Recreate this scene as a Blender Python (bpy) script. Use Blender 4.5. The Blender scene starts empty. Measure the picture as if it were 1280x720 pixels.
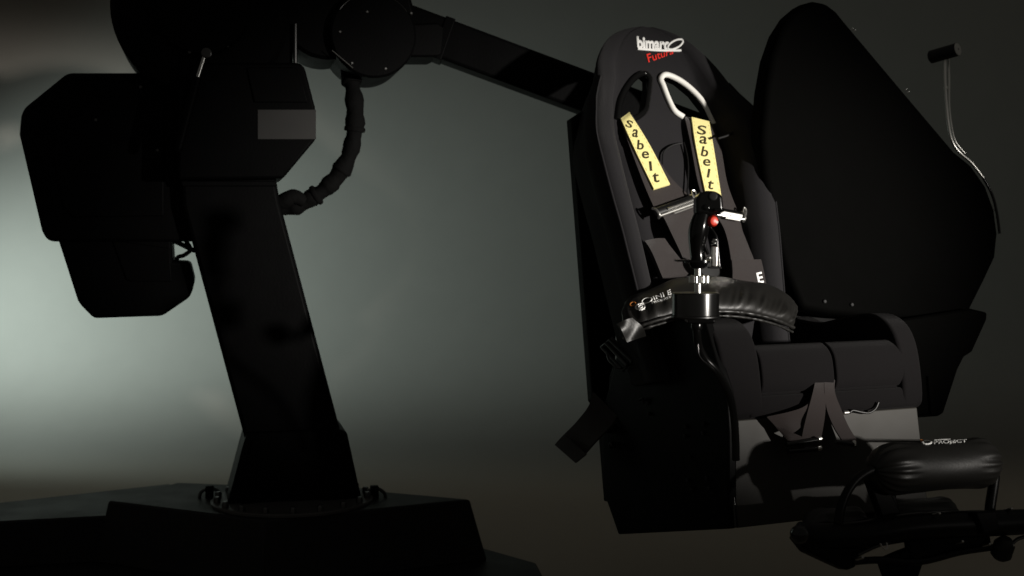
import bpy, bmesh, math, random
from mathutils import Vector, Matrix, noise
random.seed(4)
R = math.radians
scene = bpy.context.scene
C = scene.collection

# ------------------------------------------------------------------ camera, light, exposure
F = 1600.0                      # focal length in photo pixels (1280 wide)
CAM = Vector((0, 0, 1.0))       # lens height above the studio floor
PITCH = math.atan(60 / F)
cam_d = bpy.data.cameras.new('camera')
cam = bpy.data.objects.new('camera', cam_d); C.objects.link(cam)
cam.location = CAM; cam.rotation_euler = (math.pi/2 - PITCH, 0, 0)
cam_d.sensor_width = 36; cam_d.lens = 36 * F / 1280
cam_d.clip_start = 0.05; cam_d.clip_end = 100
cam_d.dof.use_dof = True; cam_d.dof.focus_distance = 3.05; cam_d.dof.aperture_fstop = 3.2
scene.camera = cam

world = bpy.data.worlds.new('World'); scene.world = world; world.use_nodes = True
bg = world.node_tree.nodes['Background']
bg.inputs['Color'].default_value = (1.0, 0.95, 0.85, 1); bg.inputs['Strength'].default_value = 0.052

def spot(name, loc, target, power, size, blend, color, radius, sx=1, sy=1):
    d = bpy.data.lights.new(name, 'SPOT'); d.energy = power; d.color = color
    d.spot_size = R(size); d.spot_blend = blend; d.shadow_soft_size = radius
    o = bpy.data.objects.new(name, d); C.objects.link(o); o.location = loc
    o.rotation_euler = (Vector(target) - Vector(loc)).to_track_quat('-Z', 'Y').to_euler()
    o.scale = (sx, sy, 1)
    return o
# key: one hard narrow lamp well out to the right of the seat, at about its height
spot('key_lamp', (5.14, -1.11, 1.15), (1.215, 2.77, 1.05), 3700, 13.2, 1.0, (1.0, 0.95, 0.88), 0.10, 1.32, 1.0)
# background lamp on the floor out of frame at the left, aimed along the wall
spot('wall_lamp', (-3.05, 4.82, 0.46), (-1.80, 6.4, 0.74), 330, 114, 1.0, (0.79, 0.985, 0.985), 0.12, 1.0, 0.50)

scene.view_settings.view_transform = 'Standard'; scene.view_settings.look = 'None'
scene.view_settings.exposure = 0; scene.view_settings.gamma = 1
scene.view_settings.use_curve_mapping = False

# ------------------------------------------------------------------ measuring helpers
FW = Vector((0, math.cos(PITCH), -math.sin(PITCH))); UP = Vector((0, math.sin(PITCH), math.cos(PITCH)))
def ray(px, py): return Vector((1, 0, 0)) * ((px - 640) / F) + UP * ((360 - py) / F) + FW
def at(px, py, Y):
    d = ray(px, py); return CAM + d * (Y / d.y)
def on(px, py, M, ax, v):                      # point of a plane (axis ax = v) of frame M
    I = M.inverted(); o = I @ CAM; d = I.to_3x3() @ ray(px, py)
    return o + d * ((v - o[ax]) / d[ax])
def onz(px, py, z): return on(px, py, Matrix(), 2, z)

SEAT = Matrix.Translation(at(921, 660, 2.8)) @ Matrix.Rotation(R(25), 4, 'Z') @ Matrix.Rotation(R(-10), 4, 'X')
ROB = Matrix.Translation((-0.88, 3.75, 0)) @ Matrix.Rotation(R(13), 4, 'Z')
ZS = [.36, .40, .53, .80, 1.05, 1.16, 1.3, 1.38, 1.42]; YS = [.335, .35, .39, .49, .575, .61, .645, .665, .675]
def interp(x, xs, ys):
    if x <= xs[0]: return ys[0]
    for i in range(len(xs) - 1):
        if x <= xs[i+1]:
            t = (x - xs[i]) / (xs[i+1] - xs[i]); return ys[i] + t * (ys[i+1] - ys[i])
    return ys[-1]
def spine(z): return interp(z, ZS, YS)
def onback(px, py, off=0.0):                   # point of the seat-back surface, raised by off
    y = .5
    for _ in range(30):
        p = on(px, py, SEAT, 1, y); y = .5 * y + .5 * (spine(p.z) - off)
    return p

# ------------------------------------------------------------------ materials
MATS = {}
def mat(name, col, rough=.5, metal=0, spec=.5, bump=None, var=0.0, sheen=0, scale=40, dist=.002, coat=0):
    m = bpy.data.materials.new(name); m.use_nodes = True; nt = m.node_tree; b = nt.nodes['Principled BSDF']
    b.inputs['Base Color'].default_value = (*col, 1); b.inputs['Roughness'].default_value = rough
    b.inputs['Metallic'].default_value = metal; b.inputs['Specular IOR Level'].default_value = spec
    b.inputs['Sheen Weight'].default_value = sheen; b.inputs['Coat Weight'].default_value = coat
    tc = nt.nodes.new('ShaderNodeTexCoord')
    n = nt.nodes.new('ShaderNodeTexNoise'); n.inputs['Scale'].default_value = 9; n.inputs['Detail'].default_value = 6
    nt.links.new(tc.outputs['Object'], n.inputs['Vector'])
    if var:
        mx = nt.nodes.new('ShaderNodeMix'); mx.data_type = 'RGBA'
        mx.inputs[6].default_value = (*[c * (1 - var) for c in col], 1); mx.inputs[7].default_value = (*[min(1, c * (1 + var)) for c in col], 1)
        nt.links.new(n.outputs['Fac'], mx.inputs[0]); nt.links.new(mx.outputs[2], b.inputs['Base Color'])
        mr = nt.nodes.new('ShaderNodeMapRange'); mr.inputs[3].default_value = max(.02, rough * .8); mr.inputs[4].default_value = min(1, rough * 1.25)
        nt.links.new(n.outputs['Fac'], mr.inputs[0]); nt.links.new(mr.outputs[0], b.inputs['Roughness'])
    if bump:
        bn = nt.nodes.new('ShaderNodeBump'); bn.inputs['Strength'].default_value = .6; bn.inputs['Distance'].default_value = dist
        if bump == 'noise':
            t = nt.nodes.new('ShaderNodeTexNoise'); t.inputs['Scale'].default_value = scale; t.inputs['Detail'].default_value = 4; out = t.outputs['Fac']
        elif bump == 'weave':
            t = nt.nodes.new('ShaderNodeTexWave'); t.inputs['Scale'].default_value = scale; t.bands_direction = 'DIAGONAL'; t.inputs['Distortion'].default_value = .6; out = t.outputs['Fac']
        else:
            t = nt.nodes.new('ShaderNodeTexVoronoi'); t.inputs['Scale'].default_value = scale; out = t.outputs['Distance']
        nt.links.new(tc.outputs['Object'], t.inputs['Vector']); nt.links.new(out, bn.inputs['Height']); nt.links.new(bn.outputs['Normal'], b.inputs['Normal'])
    MATS[name] = m; return m
mat('robot_paint', (.0016, .0016, .0017), .5, spec=.035, var=.25, bump='noise', scale=160, dist=.0006)
mat('robot_plate', (.05, .047, .045), .5, spec=.4, var=.35)
mat('platform_paint', (.005, .0048, .0053), .55, spec=.25, var=.35, bump='noise', scale=90, dist=.0006)
mat('label_metal', (.024, .0234, .0226), .6, spec=.2, var=.3)
mat('steel', (.45, .45, .44), .3, metal=1, var=.2)
mat('dark_steel', (.08, .08, .08), .35, metal=1, var=.2)
mat('chrome', (.85, .84, .80), .3, metal=1)
mat('tube_gloss', (.003, .003, .003), .36, spec=.12)
mat('drum_gloss', (.004, .004, .004), .22, spec=1.0)
mat('hose_cloth', (.0028, .0028, .0028), .85, spec=.05, bump='noise', scale=70, dist=.004)
mat('seat_fabric', (.0110, .0103, .0115), .85, spec=.15, var=.3, sheen=.03, bump='weave', scale=420, dist=.0006)
mat('pad_fabric', (.0052, .0046, .0049), .9, spec=.08, var=.3, sheen=.015, bump='weave', scale=420, dist=.0006)
mat('shell_gloss', (.003, .003, .003), .16, spec=.4)
mat('pod_paint', (.0018, .0018, .0018), .45, spec=.07, var=.2)
mat('cover_plastic', (.0013, .0013, .0012), .7, spec=.012, var=.2)
mat('black_rubber', (.006, .006, .006), .6, spec=.3)
mat('leather', (.008, .0076, .0068), .42, spec=.4, var=.25, bump='noise', scale=180, dist=.0005)
mat('webbing', (.0135, .0084, .0076), .75, spec=.3, var=.2, sheen=.1, bump='weave', scale=300, dist=.0008)
mat('yellow_cloth', (.76, .68, .29), .75, spec=.2, var=.06, bump='weave', scale=300, dist=.0005)
mat('stitch', (.45, .36, .10), .8, spec=.1)
mat('print_dark', (.035, .028, .012), .7, spec=.2)
mat('print_white', (.85, .85, .83), .6, spec=.3)
mat('print_red', (.75, .03, .02), .6, spec=.3)
mat('print_orange', (.42, .15, .03), .6, spec=.3)
mat('trim_white', (.72, .71, .67), .45, spec=.4, var=.04)
mat('front_panel_paint', (.028, .0262, .0228), .55, spec=.3, var=.4)
mat('red_button', (.75, .035, .01), .35, spec=.5)
mat('cap_grey', (.62, .62, .59), .5, spec=.4, var=.1)
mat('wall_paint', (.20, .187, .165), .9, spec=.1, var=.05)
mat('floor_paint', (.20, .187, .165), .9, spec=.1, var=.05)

def floor_light_tint(m, low, y0, y1):                  # warm light on the floor put into its colour, fading up the coved foot
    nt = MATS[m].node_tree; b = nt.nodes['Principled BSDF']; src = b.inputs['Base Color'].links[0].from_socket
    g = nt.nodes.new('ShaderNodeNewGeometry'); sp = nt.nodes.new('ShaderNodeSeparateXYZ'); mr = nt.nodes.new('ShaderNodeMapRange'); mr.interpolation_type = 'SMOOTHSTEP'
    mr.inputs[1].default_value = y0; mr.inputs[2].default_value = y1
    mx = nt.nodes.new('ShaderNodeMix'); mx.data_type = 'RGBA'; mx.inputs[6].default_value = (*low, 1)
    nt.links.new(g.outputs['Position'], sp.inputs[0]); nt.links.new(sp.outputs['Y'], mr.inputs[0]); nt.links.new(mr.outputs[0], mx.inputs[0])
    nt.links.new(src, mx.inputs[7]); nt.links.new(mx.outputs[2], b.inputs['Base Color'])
for m_ in ('wall_paint', 'floor_paint'): floor_light_tint(m_, (.42, .375, .31), 4.9, 5.9)

# ------------------------------------------------------------------ mesh helpers (all coordinates local to the thing)
def link(name, bm, m, parent=None, smooth=None, bevel=0, seg=2, frame=None):
    me = bpy.data.meshes.new(name); bmesh.ops.recalc_face_normals(bm, faces=bm.faces[:]); bm.to_mesh(me); bm.free()
    return link_me(name, me, m, parent, smooth, bevel, seg)
def link_me(name, me, m, parent=None, smooth=None, bevel=0, seg=2):
    o = bpy.data.objects.new(name, me); C.objects.link(o); me.materials.append(MATS[m])
    if parent: o.parent = parent
    if bevel:
        b = o.modifiers.new('bevel', 'BEVEL'); b.width = bevel; b.segments = seg; b.limit_method = 'ANGLE'; b.angle_limit = R(25); b.use_clamp_overlap = True
    if smooth or bevel:
        for p in me.polygons: p.use_smooth = True
        if bevel or smooth == 'auto':
            w = o.modifiers.new('normals', 'WEIGHTED_NORMAL'); w.keep_sharp = True
            me.set_sharp_from_angle(angle=R(40))
    return o
def thing(name, label, cat, M=None, group=None):
    o = bpy.data.objects.new(name, None); C.objects.link(o); o.empty_display_size = .1
    if M is not None: o.matrix_world = M
    o['label'] = label; o['category'] = cat
    if group: o['group'] = group
    return o
def tag(o, label, cat): o['label'] = label; o['category'] = cat; return o

def prism(pts, vec):                            # closed polygon pushed along vec
    bm = bmesh.new(); a = [bm.verts.new(p) for p in pts]; b = [bm.verts.new(Vector(p) + Vector(vec)) for p in pts]
    n = len(a); bm.faces.new(a); bm.faces.new(b[::-1])
    for i in range(n): bm.faces.new((a[i], a[(i+1) % n], b[(i+1) % n], b[i]))
    return bm
def slab(name, M, pix, y0, thick, m, parent, bevel=.006, seg=2, ax=1):
    v = [0, 0, 0]; v[ax] = thick
    return link(name, prism([on(x, y, M, ax, y0) for x, y in pix], v), m, parent, bevel=bevel, seg=seg)
def box(name, lo, hi, m, parent, bevel=.004, seg=2):
    p = [(lo[0], lo[1], lo[2]), (hi[0], lo[1], lo[2]), (hi[0], hi[1], lo[2]), (lo[0], hi[1], lo[2])]
    return link(name, prism(p, (0, 0, hi[2] - lo[2])), m, parent, bevel=bevel, seg=seg)
def catmull(P, n=8):
    P = [Vector(p) for p in P]; Q = [P[0] * 2 - P[1]] + P + [P[-1] * 2 - P[-2]]; out = []
    for i in range(1, len(Q) - 2):
        for k in range(n):
            t = k / n; a, b, c, d = Q[i-1:i+3]
            out.append(.5 * ((2*b) + (c - a) * t + (2*a - 5*b + 4*c - d) * t*t + (3*b - a - 3*c + d) * t**3))
    return out + [P[-1]]
def sweep(path, rad, seg=14, cap=True, flat=(1, 1), hint=(0, 0, 1), jit=0):
    bm = bmesh.new(); rings = []; path = [Vector(p) for p in path]; N = len(path); prev = None
    for i, p in enumerate(path):
        t = (path[min(i+1, N-1)] - path[max(i-1, 0)]).normalized()
        if prev is None:
            u = Vector(hint); u = u - t * u.dot(t)
            if u.length < 1e-4: u = Vector((1, 0, 0)) - t * t.x
        else: u = prev - t * prev.dot(t)
        u.normalize(); prev = u; w = t.cross(u)
        r = rad(i / (N-1)) if callable(rad) else rad
        ring = []
        for k in range(seg):
            a = 2 * math.pi * k / seg; q = r * (1 + (random.uniform(-jit, jit) if jit else 0))
            ring.append(bm.verts.new(p + u * math.cos(a) * q * flat[0] + w * math.sin(a) * q * flat[1]))
        rings.append(ring)
    for i in range(N-1):
        for k in range(seg): bm.faces.new((rings[i][k], rings[i][(k+1) % seg], rings[i+1][(k+1) % seg], rings[i+1][k]))
    if cap: bm.faces.new(rings[0][::-1]); bm.faces.new(rings[-1])
    return bm
def tube(name, path, r, m, parent, n=8, seg=14, **k):
    pts = catmull(path, n) if len(path) > 2 and n > 1 else path
    return link(name, sweep(pts, r, seg, **k), m, parent, smooth='auto')
def lathe(name, p0, axis, prof, m, parent, seg=32):      # prof = [(distance along axis, radius)]
    ax = Vector(axis).normalized(); u = ax.orthogonal().normalized(); w = ax.cross(u); bm = bmesh.new(); rings = []
    for d, r in prof:
        rings.append([bm.verts.new(Vector(p0) + ax * d + (u * math.cos(2*math.pi*k/seg) + w * math.sin(2*math.pi*k/seg)) * max(r, 1e-4)) for k in range(seg)])
    for i in range(len(rings)-1):
        for k in range(seg): bm.faces.new((rings[i][k], rings[i][(k+1) % seg], rings[i+1][(k+1) % seg], rings[i+1][k]))
    bm.faces.new(rings[0][::-1]); bm.faces.new(rings[-1])
    return link(name, bm, m, parent, smooth='auto')
def disc(name, c, axis, r, h, m, parent, e=.004, seg=40):
    return lathe(name, c, axis, [(0, r - e), (e, r), (h - e, r), (h, r - e)], m, parent, seg)
def bolt(name, c, axis, r, h, m, parent): return lathe(name, c, axis, [(-.004, r), (h * .7, r), (h, r * .7)], m, parent, 6)
def ribbon(name, pairs, m, parent, n=6, th=.004, wave=0):  # pairs of (left point, right point): a strap with thickness
    L = catmull([p[0] for p in pairs], n); Q = catmull([p[1] for p in pairs], n); bm = bmesh.new(); top = []; bot = []; K = 6
    for i in range(len(L)):
        t = L[min(i+1, len(L)-1)] - L[max(i-1, 0)]; nn = t.cross(Q[i] - L[i]).normalized()
        row = []; rb = []
        for k in range(K + 1):
            s = k / K; p = L[i].lerp(Q[i], s) + nn * (wave * math.sin(s * 3.1 + i * .35))
            row.append(bm.verts.new(p + nn * th * .5)); rb.append(bm.verts.new(p - nn * th * .5))
        top.append(row); bot.append(rb)
    for i in range(len(L) - 1):
        for k in range(K):
            bm.faces.new((top[i][k], top[i][k+1], top[i+1][k+1], top[i+1][k])); bm.faces.new((bot[i][k], bot[i+1][k], bot[i+1][k+1], bot[i][k+1]))
        for k, s in ((0, 1), (K, -1)): bm.faces.new((top[i][k], top[i+1][k], bot[i+1][k], bot[i][k]))
    for i in (0, -1):
        for k in range(K): bm.faces.new((top[i][k], bot[i][k], bot[i][k+1], top[i][k+1]))
    return link(name, bm, m, parent, smooth='auto')
def text_mesh(s, bold=0.0, shear=0.0, depth=0.0):
    cu = bpy.data.curves.new('lettering', 'FONT'); cu.body = s; cu.size = 1; cu.offset = bold; cu.shear = shear; cu.extrude = depth
    o = bpy.data.objects.new('lettering', cu); C.objects.link(o)
    dg = bpy.context.evaluated_depsgraph_get(); dg.update()
    me = bpy.data.meshes.new_from_object(o.evaluated_get(dg)); bpy.data.objects.remove(o); bpy.data.curves.remove(cu)
    return me
def text_on(name, s, quad, surf, m, parent, bold=0.0, shear=0.0):
    """letters fitted into the quad (bl, br, tr, tl in plane coordinates) and laid on the surface surf(u, v)"""
    me = text_mesh(s, bold, shear)
    bm = bmesh.new(); bm.from_mesh(me); bpy.data.meshes.remove(me)
    bmesh.ops.triangulate(bm, faces=bm.faces[:])
    for _ in range(2):
        long = [e for e in bm.edges if e.calc_length() > .12]
        if long: bmesh.ops.subdivide_edges(bm, edges=long, cuts=1)
    xs = [v.co.x for v in bm.verts]; ys = [v.co.y for v in bm.verts]; x0, x1, y0, y1 = min(xs), max(xs), min(ys), max(ys)
    for v in bm.verts:
        a = (v.co.x - x0) / (x1 - x0); b = (v.co.y - y0) / (y1 - y0)
        px = (1-b) * ((1-a) * quad[0][0] + a * quad[1][0]) + b * ((1-a) * quad[3][0] + a * quad[2][0])
        py = (1-b) * ((1-a) * quad[0][1] + a * quad[1][1]) + b * ((1-a) * quad[3][1] + a * quad[2][1])
        v.co = surf(px, py)
    r = bmesh.ops.extrude_face_region(bm, geom=bm.faces[:])
    for e in r['geom']:
        if isinstance(e, bmesh.types.BMVert): e.co += Vector((0, .0012, 0))
    return link(name, bm, m, parent)

from mathutils.bvhtree import BVHTree
def bvh_of(o):
    dg = bpy.context.evaluated_depsgraph_get(); dg.update(); return BVHTree.FromObject(o, dg)
def on_cover(bvh, lift, fallback=lambda px, py: on(px, py, SEAT, 1, .11)):   # lays print on a finished part of the seat
    I2 = SEAT.inverted(); o0 = I2 @ CAM
    def f(px, py):
        dd = (I2.to_3x3() @ ray(px, py)).normalized(); h = bvh.ray_cast(o0, dd)
        return h[0] - dd * lift if h[0] is not None else fallback(px, py)
    return f

# ------------------------------------------------------------------ setting
bm = bmesh.new()                                           # wall with a coved foot
def bez(t, a, b, c, d): return (1-t)**3*a + 3*(1-t)**2*t*b + 3*(1-t)*t*t*c + t**3*d
prof = [(6.4, 4.6), (6.4, 1.2)] + [(bez(k/40, 6.4, 6.4, 6.1, 4.75), bez(k/40, .72, .12, .0, -.006)) for k in range(41)]
rows = [[bm.verts.new((x, y, z)) for x in (-9, -4.5, 0, 4.5, 9)] for y, z in prof]
for i in range(len(rows)-1):
    for k in range(4): bm.faces.new((rows[i][k], rows[i][k+1], rows[i+1][k+1], rows[i+1][k]))
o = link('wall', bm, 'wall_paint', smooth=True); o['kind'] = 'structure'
bm = bmesh.new(); vs = [bm.verts.new(p) for p in ((-9, -4, 0), (9, -4, 0), (9, 6.6, 0), (-9, 6.6, 0))]; bm.faces.new(vs)
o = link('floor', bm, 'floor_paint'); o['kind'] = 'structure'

# ------------------------------------------------------------------ robot platform
plat = thing('robot_platform', 'low black steel platform with tapered plinth carrying the robot arm', 'platform', Matrix.Translation((-.7, 3.7, 0)))
def world_prism(name, top, zt, zb, grow, m, parent, bevel=.006):
    c = sum((Vector((p.x, p.y, 0)) for p in top), Vector()) / len(top); bm = bmesh.new(); off = parent.matrix_world.translation
    a = [bm.verts.new(Vector((p.x, p.y, zt)) - off) for p in top]
    b = [bm.verts.new(Vector((p.x, p.y, zb)) + (Vector((p.x, p.y, 0)) - c) * grow - off) for p in top]
    n = len(a); bm.faces.new(a); bm.faces.new(b[::-1])
    for i in range(n): bm.faces.new((a[i], a[(i+1) % n], b[(i+1) % n], b[i]))
    return link(name, bm, m, parent, bevel=bevel)
ZT = 1 - 326/1600*3.75
world_prism('plinth', [onz(x, y, ZT) for x, y in ((135, 626), (330, 650), (588, 624), (452, 612), (222, 603))], ZT, .053, .09, 'platform_paint', plat)
world_prism('side_step', [onz(x, y, ZT - .045) for x, y in ((-160, 660), (-120, 625), (0, 628), (212, 604.5), (300, 640), (128, 645))], ZT - .045, .053, .02, 'platform_paint', plat)
world_prism('base_plate', [Vector(p + (0,)) for p in ((-1.75, 3.25), (-.55, 3.0), (.10, 3.45), (.07, 3.72), (-.35, 4.2), (-1.6, 4.15))], .055, -.003, .015, 'platform_paint', plat)
off = plat.matrix_world.translation
ring = onz(366, 626, ZT) - off
def annulus(name, c, r0, r1, h, m, parent):
    return lathe(name, c, (0, 0, 1), [(0, r0), (0, r1), (h, r1), (h, r0)], m, parent, 48)
disc('turntable_ring', ring + Vector((0, 0, -.002)), (0, 0, 1), .235, .012, 'robot_plate', plat, .003)

# ------------------------------------------------------------------ robot arm
rob = thing('industrial_robot', 'large black industrial robot arm with leaning column and long upper boom', 'robot arm', ROB)
def rs(name, pix, y0, th, m='robot_paint', bevel=.008, parent=rob): return slab(name, ROB, pix, y0, th, m, parent, bevel)
foot = rs('foot_bracket', [(284, 631), (304, 556), (309, 541), (426, 537), (434, 541), (453, 628)], -.13, .26, bevel=.006)
rs('foot_rib', [(402, 629), (412, 545), (420, 545), (436, 629)], -.142, .016, bevel=.003)
rs('foot_rib', [(300, 629), (316, 550), (322, 550), (318, 629)], -.142, .016, bevel=.003)
I = ROB.inverted()
for k in range(18):
    a = 2 * math.pi * k / 18; p = I @ (ring + off + Vector((math.cos(a) * .218, math.sin(a) * .218, .009)))
    bolt('bolt', p, (0, 0, 1), .010, .018, 'dark_steel', foot)
for sx, px in ((-1, 262), (1, 468)):
    c = I @ onz(px, 622, ZT)
    tube('lifting_eye', [c + Vector((-.03, 0, 0)), c + Vector((-.022, 0, .02)), c + Vector((.008, 0, .027)), c + Vector((.03, 0, .012)), c + Vector((.033, 0, -.002))], .005, 'dark_steel', foot)
    box('eye_block', (c.x - .012, c.y - .012, c.z - .004), (c.x + .012, c.y + .012, c.z + .036), 'robot_paint', foot, .003)
rs('column', [(309, 560), (228, 258), (225, 205), (342, 205), (350, 252), (430, 555)], -.11, .21, bevel=.012)
rs('column_cap', [(226, 226), (345, 226), (347, 233), (228, 233)], -.118, .226, bevel=.003)
# motors and housings
mh = rs('motor_housing', [(24, 168), (26, 145), (30, 135), (83, 92), (90, 91), (330, 91), (325, 302), (64, 302), (57, 298), (52, 288)], -.06, .30, bevel=.012)
rs('housing_lid', [(60, 170), (66, 150), (96, 122), (205, 120), (205, 270), (92, 272), (80, 262)], -.068, .012, bevel=.004, parent=mh)
for px, py in ((176, 109), (197, 188), (258, 199), (120, 150)):
    bolt('bolt', on(px, py, ROB, 1, -.066), (0, -1, 0), .006, .006, 'dark_steel', mh)
lm = rs('motor_housing', [(72, 298), (97, 376), (102, 383), (117, 398), (203, 395), (238, 371), (243, 350), (237, 327), (216, 326), (214, 296)], -.04, .24, bevel=.010)
rs('housing_lid', [(140, 300), (158, 350), (166, 352), (215, 352), (212, 310)], -.046, .010, bevel=.003, parent=lm)
rh = rs('motor_housing', [(225, 78), (374, 78), (381, 84), (394, 134), (395, 174), (354, 223), (222, 225)], -.20, .28, bevel=.008)
rs('name_plate', [(322, 137), (395, 137), (395, 174), (322, 174)], -.2025, .006, m='label_metal', bevel=.001, parent=rh)
rs('housing_lid', [(308, 84), (370, 84), (377, 96), (385, 128), (318, 128)], -.206, .01, bevel=.003, parent=rh)
sd = disc('shoulder_disc', on(252, 10, ROB, 1, -.16), (0, 1, 0), .245, .30, 'robot_paint', rob, .012, 64)
disc('shoulder_cap', on(252, 10, ROB, 1, -.175), (0, 1, 0), .13, .03, 'robot_paint', sd, .006)
for k in range(12):
    a = 2*math.pi*k/12 + .2; c = on(252, 20, ROB, 1, -.178)
    bolt('bolt', c + Vector((math.cos(a) * .105, .012, math.sin(a) * .105)), (0, -1, 0), .0065, .008, 'dark_steel', sd)
rs('neck_block', [(296, 30), (366, 30), (366, 82), (296, 82)], -.12, .2, bevel=.006)
for px, r in ((296, .005), (369, .006)):
    tube('guide_rod', [on(px, 30, ROB, 1, -.13), on(px, 80, ROB, 1, -.13)], r, 'steel' if px < 300 else 'dark_steel', rob)
tube('piston_rod', [on(257, 66, ROB, 1, -.235), on(246, 100, ROB, 1, -.235)], .006, 'steel', rob)
lathe('piston_sleeve', on(247, 96, ROB, 1, -.235), on(222, 190, ROB, 1, -.225) - on(247, 96, ROB, 1, -.235), [(0, .006), (.002, .012), (.2, .012), (.21, .008)], 'robot_paint', rob, 16)
lathe('rod_eye', on(258, 66, ROB, 1, -.245), (0, 1, 0), [(0, .010), (.002, .014), (.08, .014)], 'dark_steel', rob, 20)
# elbow
d1 = disc('elbow_drum', on(408, 18, ROB, 1, -.12), (0, 1, 0), .128, .24, 'robot_paint', rob, .010, 64)
rs('elbow_housing', [(360, -60), (366, 46), (420, 71), (448, 90), (520, 20), (500, -60)], -.1, .2, bevel=.012)
d2 = disc('elbow_cover', on(467, 43, ROB, 1, -.15), (0, 1, 0), .124, .26, 'robot_paint', rob, .006, 64)
tube('rim_glint', [on(467, 43, ROB, 1, -.150) + Vector((math.cos(a) * .118, 0, math.sin(a) * .118)) for a in [R(35 + 110 * k / 24) for k in range(25)]], .0015, 'dark_steel', d2, n=1, seg=8)  # metal arc modelled in place of the highlight along the cover's rim
for px, py in ((459, 15), (514, 17), (440, 79), (482, 86), (425, 40)):
    lathe('screw', on(px, py, ROB, 1, -.148), (0, -1, 0), [(0, .004), (.004, .004), (.006, .002)], 'steel', d2, 12)
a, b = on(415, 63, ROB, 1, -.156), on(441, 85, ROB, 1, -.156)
tube('edge_glint', [a, b], .0017, 'steel', d2, seg=8)  # thin steel line standing in for the glint on the cover edge
rs('boom_knuckle', [(505, 30), (548, 28), (556, 34), (552, 68), (545, 71), (505, 71)], -.10, .18, bevel=.006)
# boom: a square tube running behind the seat to the pod
b0, b1 = at(470, 20, 3.86), at(1010, 221, 3.98)
d = (b1 - b0).normalized(); n = Vector((0, 1, 0)); n = (n - d * n.dot(d)).normalized(); w = d.cross(n)
hw = .060; pr = [b0 + w*hw - n*.07, b0 - w*hw - n*.07, b0 - w*hw + n*.07, b0 + w*hw + n*.07]
bm = prism([I @ p for p in pr], I.to_3x3() @ (b1 - b0)); link('boom', bm, 'robot_paint', rob, bevel=.010, seg=3)
p = b0.lerp(b1, .14); pr = [p + w*(hw+.004) - n*.074, p - w*(hw+.004) - n*.074, p - w*(hw+.004) + n*.074, p + w*(hw+.004) + n*.074]
link('boom_collar', prism([I @ q for q in pr], I.to_3x3() @ (d * .03)), 'robot_paint', rob, bevel=.003)
lathe('screw', on(731, 134, ROB, 1, .34), (0, -1, 0), [(0, .006), (.006, .006), (.009, .003)], 'steel', rob, 12)
# hose wrapped in cloth
hp = [on(x, y, ROB, 1, v) for x, y, v in ((428, 60, -.02), (438, 95, -.05), (443, 130, -.07), (443, 165, -.07), (434, 200, -.06), (415, 228, -.05), (390, 247, -.04), (365, 258, -.02), (338, 258, .0))]
tube('hose', hp, lambda t: .0255 * (1 + .10 * math.sin(t * 61) + .06 * math.sin(t * 23 + 1)), 'hose_cloth', rob, n=10, seg=16, jit=.06)
tube('hose_tail', [on(x, y, ROB, 1, v) for x, y, v in ((380, 252, -.05), (368, 246, -.055), (355, 251, -.05), (342, 256, -.03))], lambda t: .017 + .006 * math.sin(t * 3), 'hose_cloth', rob, n=8, jit=.05)
for k, t in enumerate((.16, .37, .55, .72)):
    q = catmull(hp, 10); i = int(t * len(q)); lathe('hose_clip', q[i] - (q[i+1] - q[i]).normalized() * .007, q[i+1] - q[i], [(0, .0285), (.003, .031), (.011, .031), (.014, .0285)], 'hose_cloth', rob, 20)
tube('cable', [on(x, y, ROB, 1, -.02) for x, y in ((212, 296), (224, 292), (233, 302), (238, 312), (230, 319), (222, 322), (220, 332))], .006, 'hose_cloth', rob)
tube('cable', [on(x, y, ROB, 1, -.03) for x, y in ((215, 300), (228, 306), (240, 312), (248, 314))], .007, 'hose_cloth', rob)

# ------------------------------------------------------------------ seat pod
pod = thing('seat_pod', 'black steel pod with grey front panel under the racing seat', 'pod', SEAT)
S = lambda name, pix, v, th, m, par, bevel=.005, ax=1, seg=2: slab(name, SEAT, pix, v, th, m, par, bevel, seg, ax)
side = S('side_panel', [(921, 660), (782, 667), (762, 610), (762, 540), (766, 500), (782, 440), (812, 398), (850, 386), (890, 398), (905, 450), (918, 490), (921, 540)], 0, -.022, 'pod_paint', pod, .004, 0)
P = lambda x, y: on(x, y, SEAT, 0, -.022)
for x, y in ((858, 533), (880, 530), (857, 545), (879, 541), (863, 571), (860, 600), (884, 598), (865, 612), (887, 610), (812, 517)):
    bolt('bolt', P(x, y), (-1, 0, 0), .0055, .005, 'black_rubber', side)
tube('cable_loop', [P(x, y) + Vector((-.006, 0, 0)) for x, y in ((802, 500), (806, 498), (807, 505))], .003, 'black_rubber', side)
lathe('knob', P(764, 535), (-1, 0, 0), [(0, .012), (.014, .012), (.018, .007)], 'shell_gloss', side, 16)
lathe('knob', P(768, 556), (-1, 0, 0), [(0, .008), (.012, .008), (.015, .004)], 'shell_gloss', side, 16)
box('body', (.002, .03, .002), (.53, .50, .215), 'pod_paint', pod)
box('front_panel', (.0, -.004, .0), (.545, .026, .236), 'front_panel_paint', pod, .003)
tube('edge_trim', [(-.006, -.006, .004), (-.006, -.006, .17), (-.006, -.004, .24)], .005, 'shell_gloss', pod)
S('rear_post', [(714, 148), (738, 132), (775, 126), (768, 540), (741, 500)], .60, .03, 'pod_paint', pod, .003)
box('spill_blocker', (.44, .52, .30), (.80, .56, .80), 'pod_paint', pod)  # unseen block added to stop key light leaking under the side cover
box('rear_bridge', (.02, .50, .05), (.53, .64, .34), 'pod_paint', pod)
bx = [(.16, .56, .3), (.46, .56, .3), (.46, .66, .3), (.16, .66, .3)]
link('rear_frame', prism([Vector(p) for p in bx], (0, .22, .75)), 'pod_paint', pod, bevel=.006)

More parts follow.
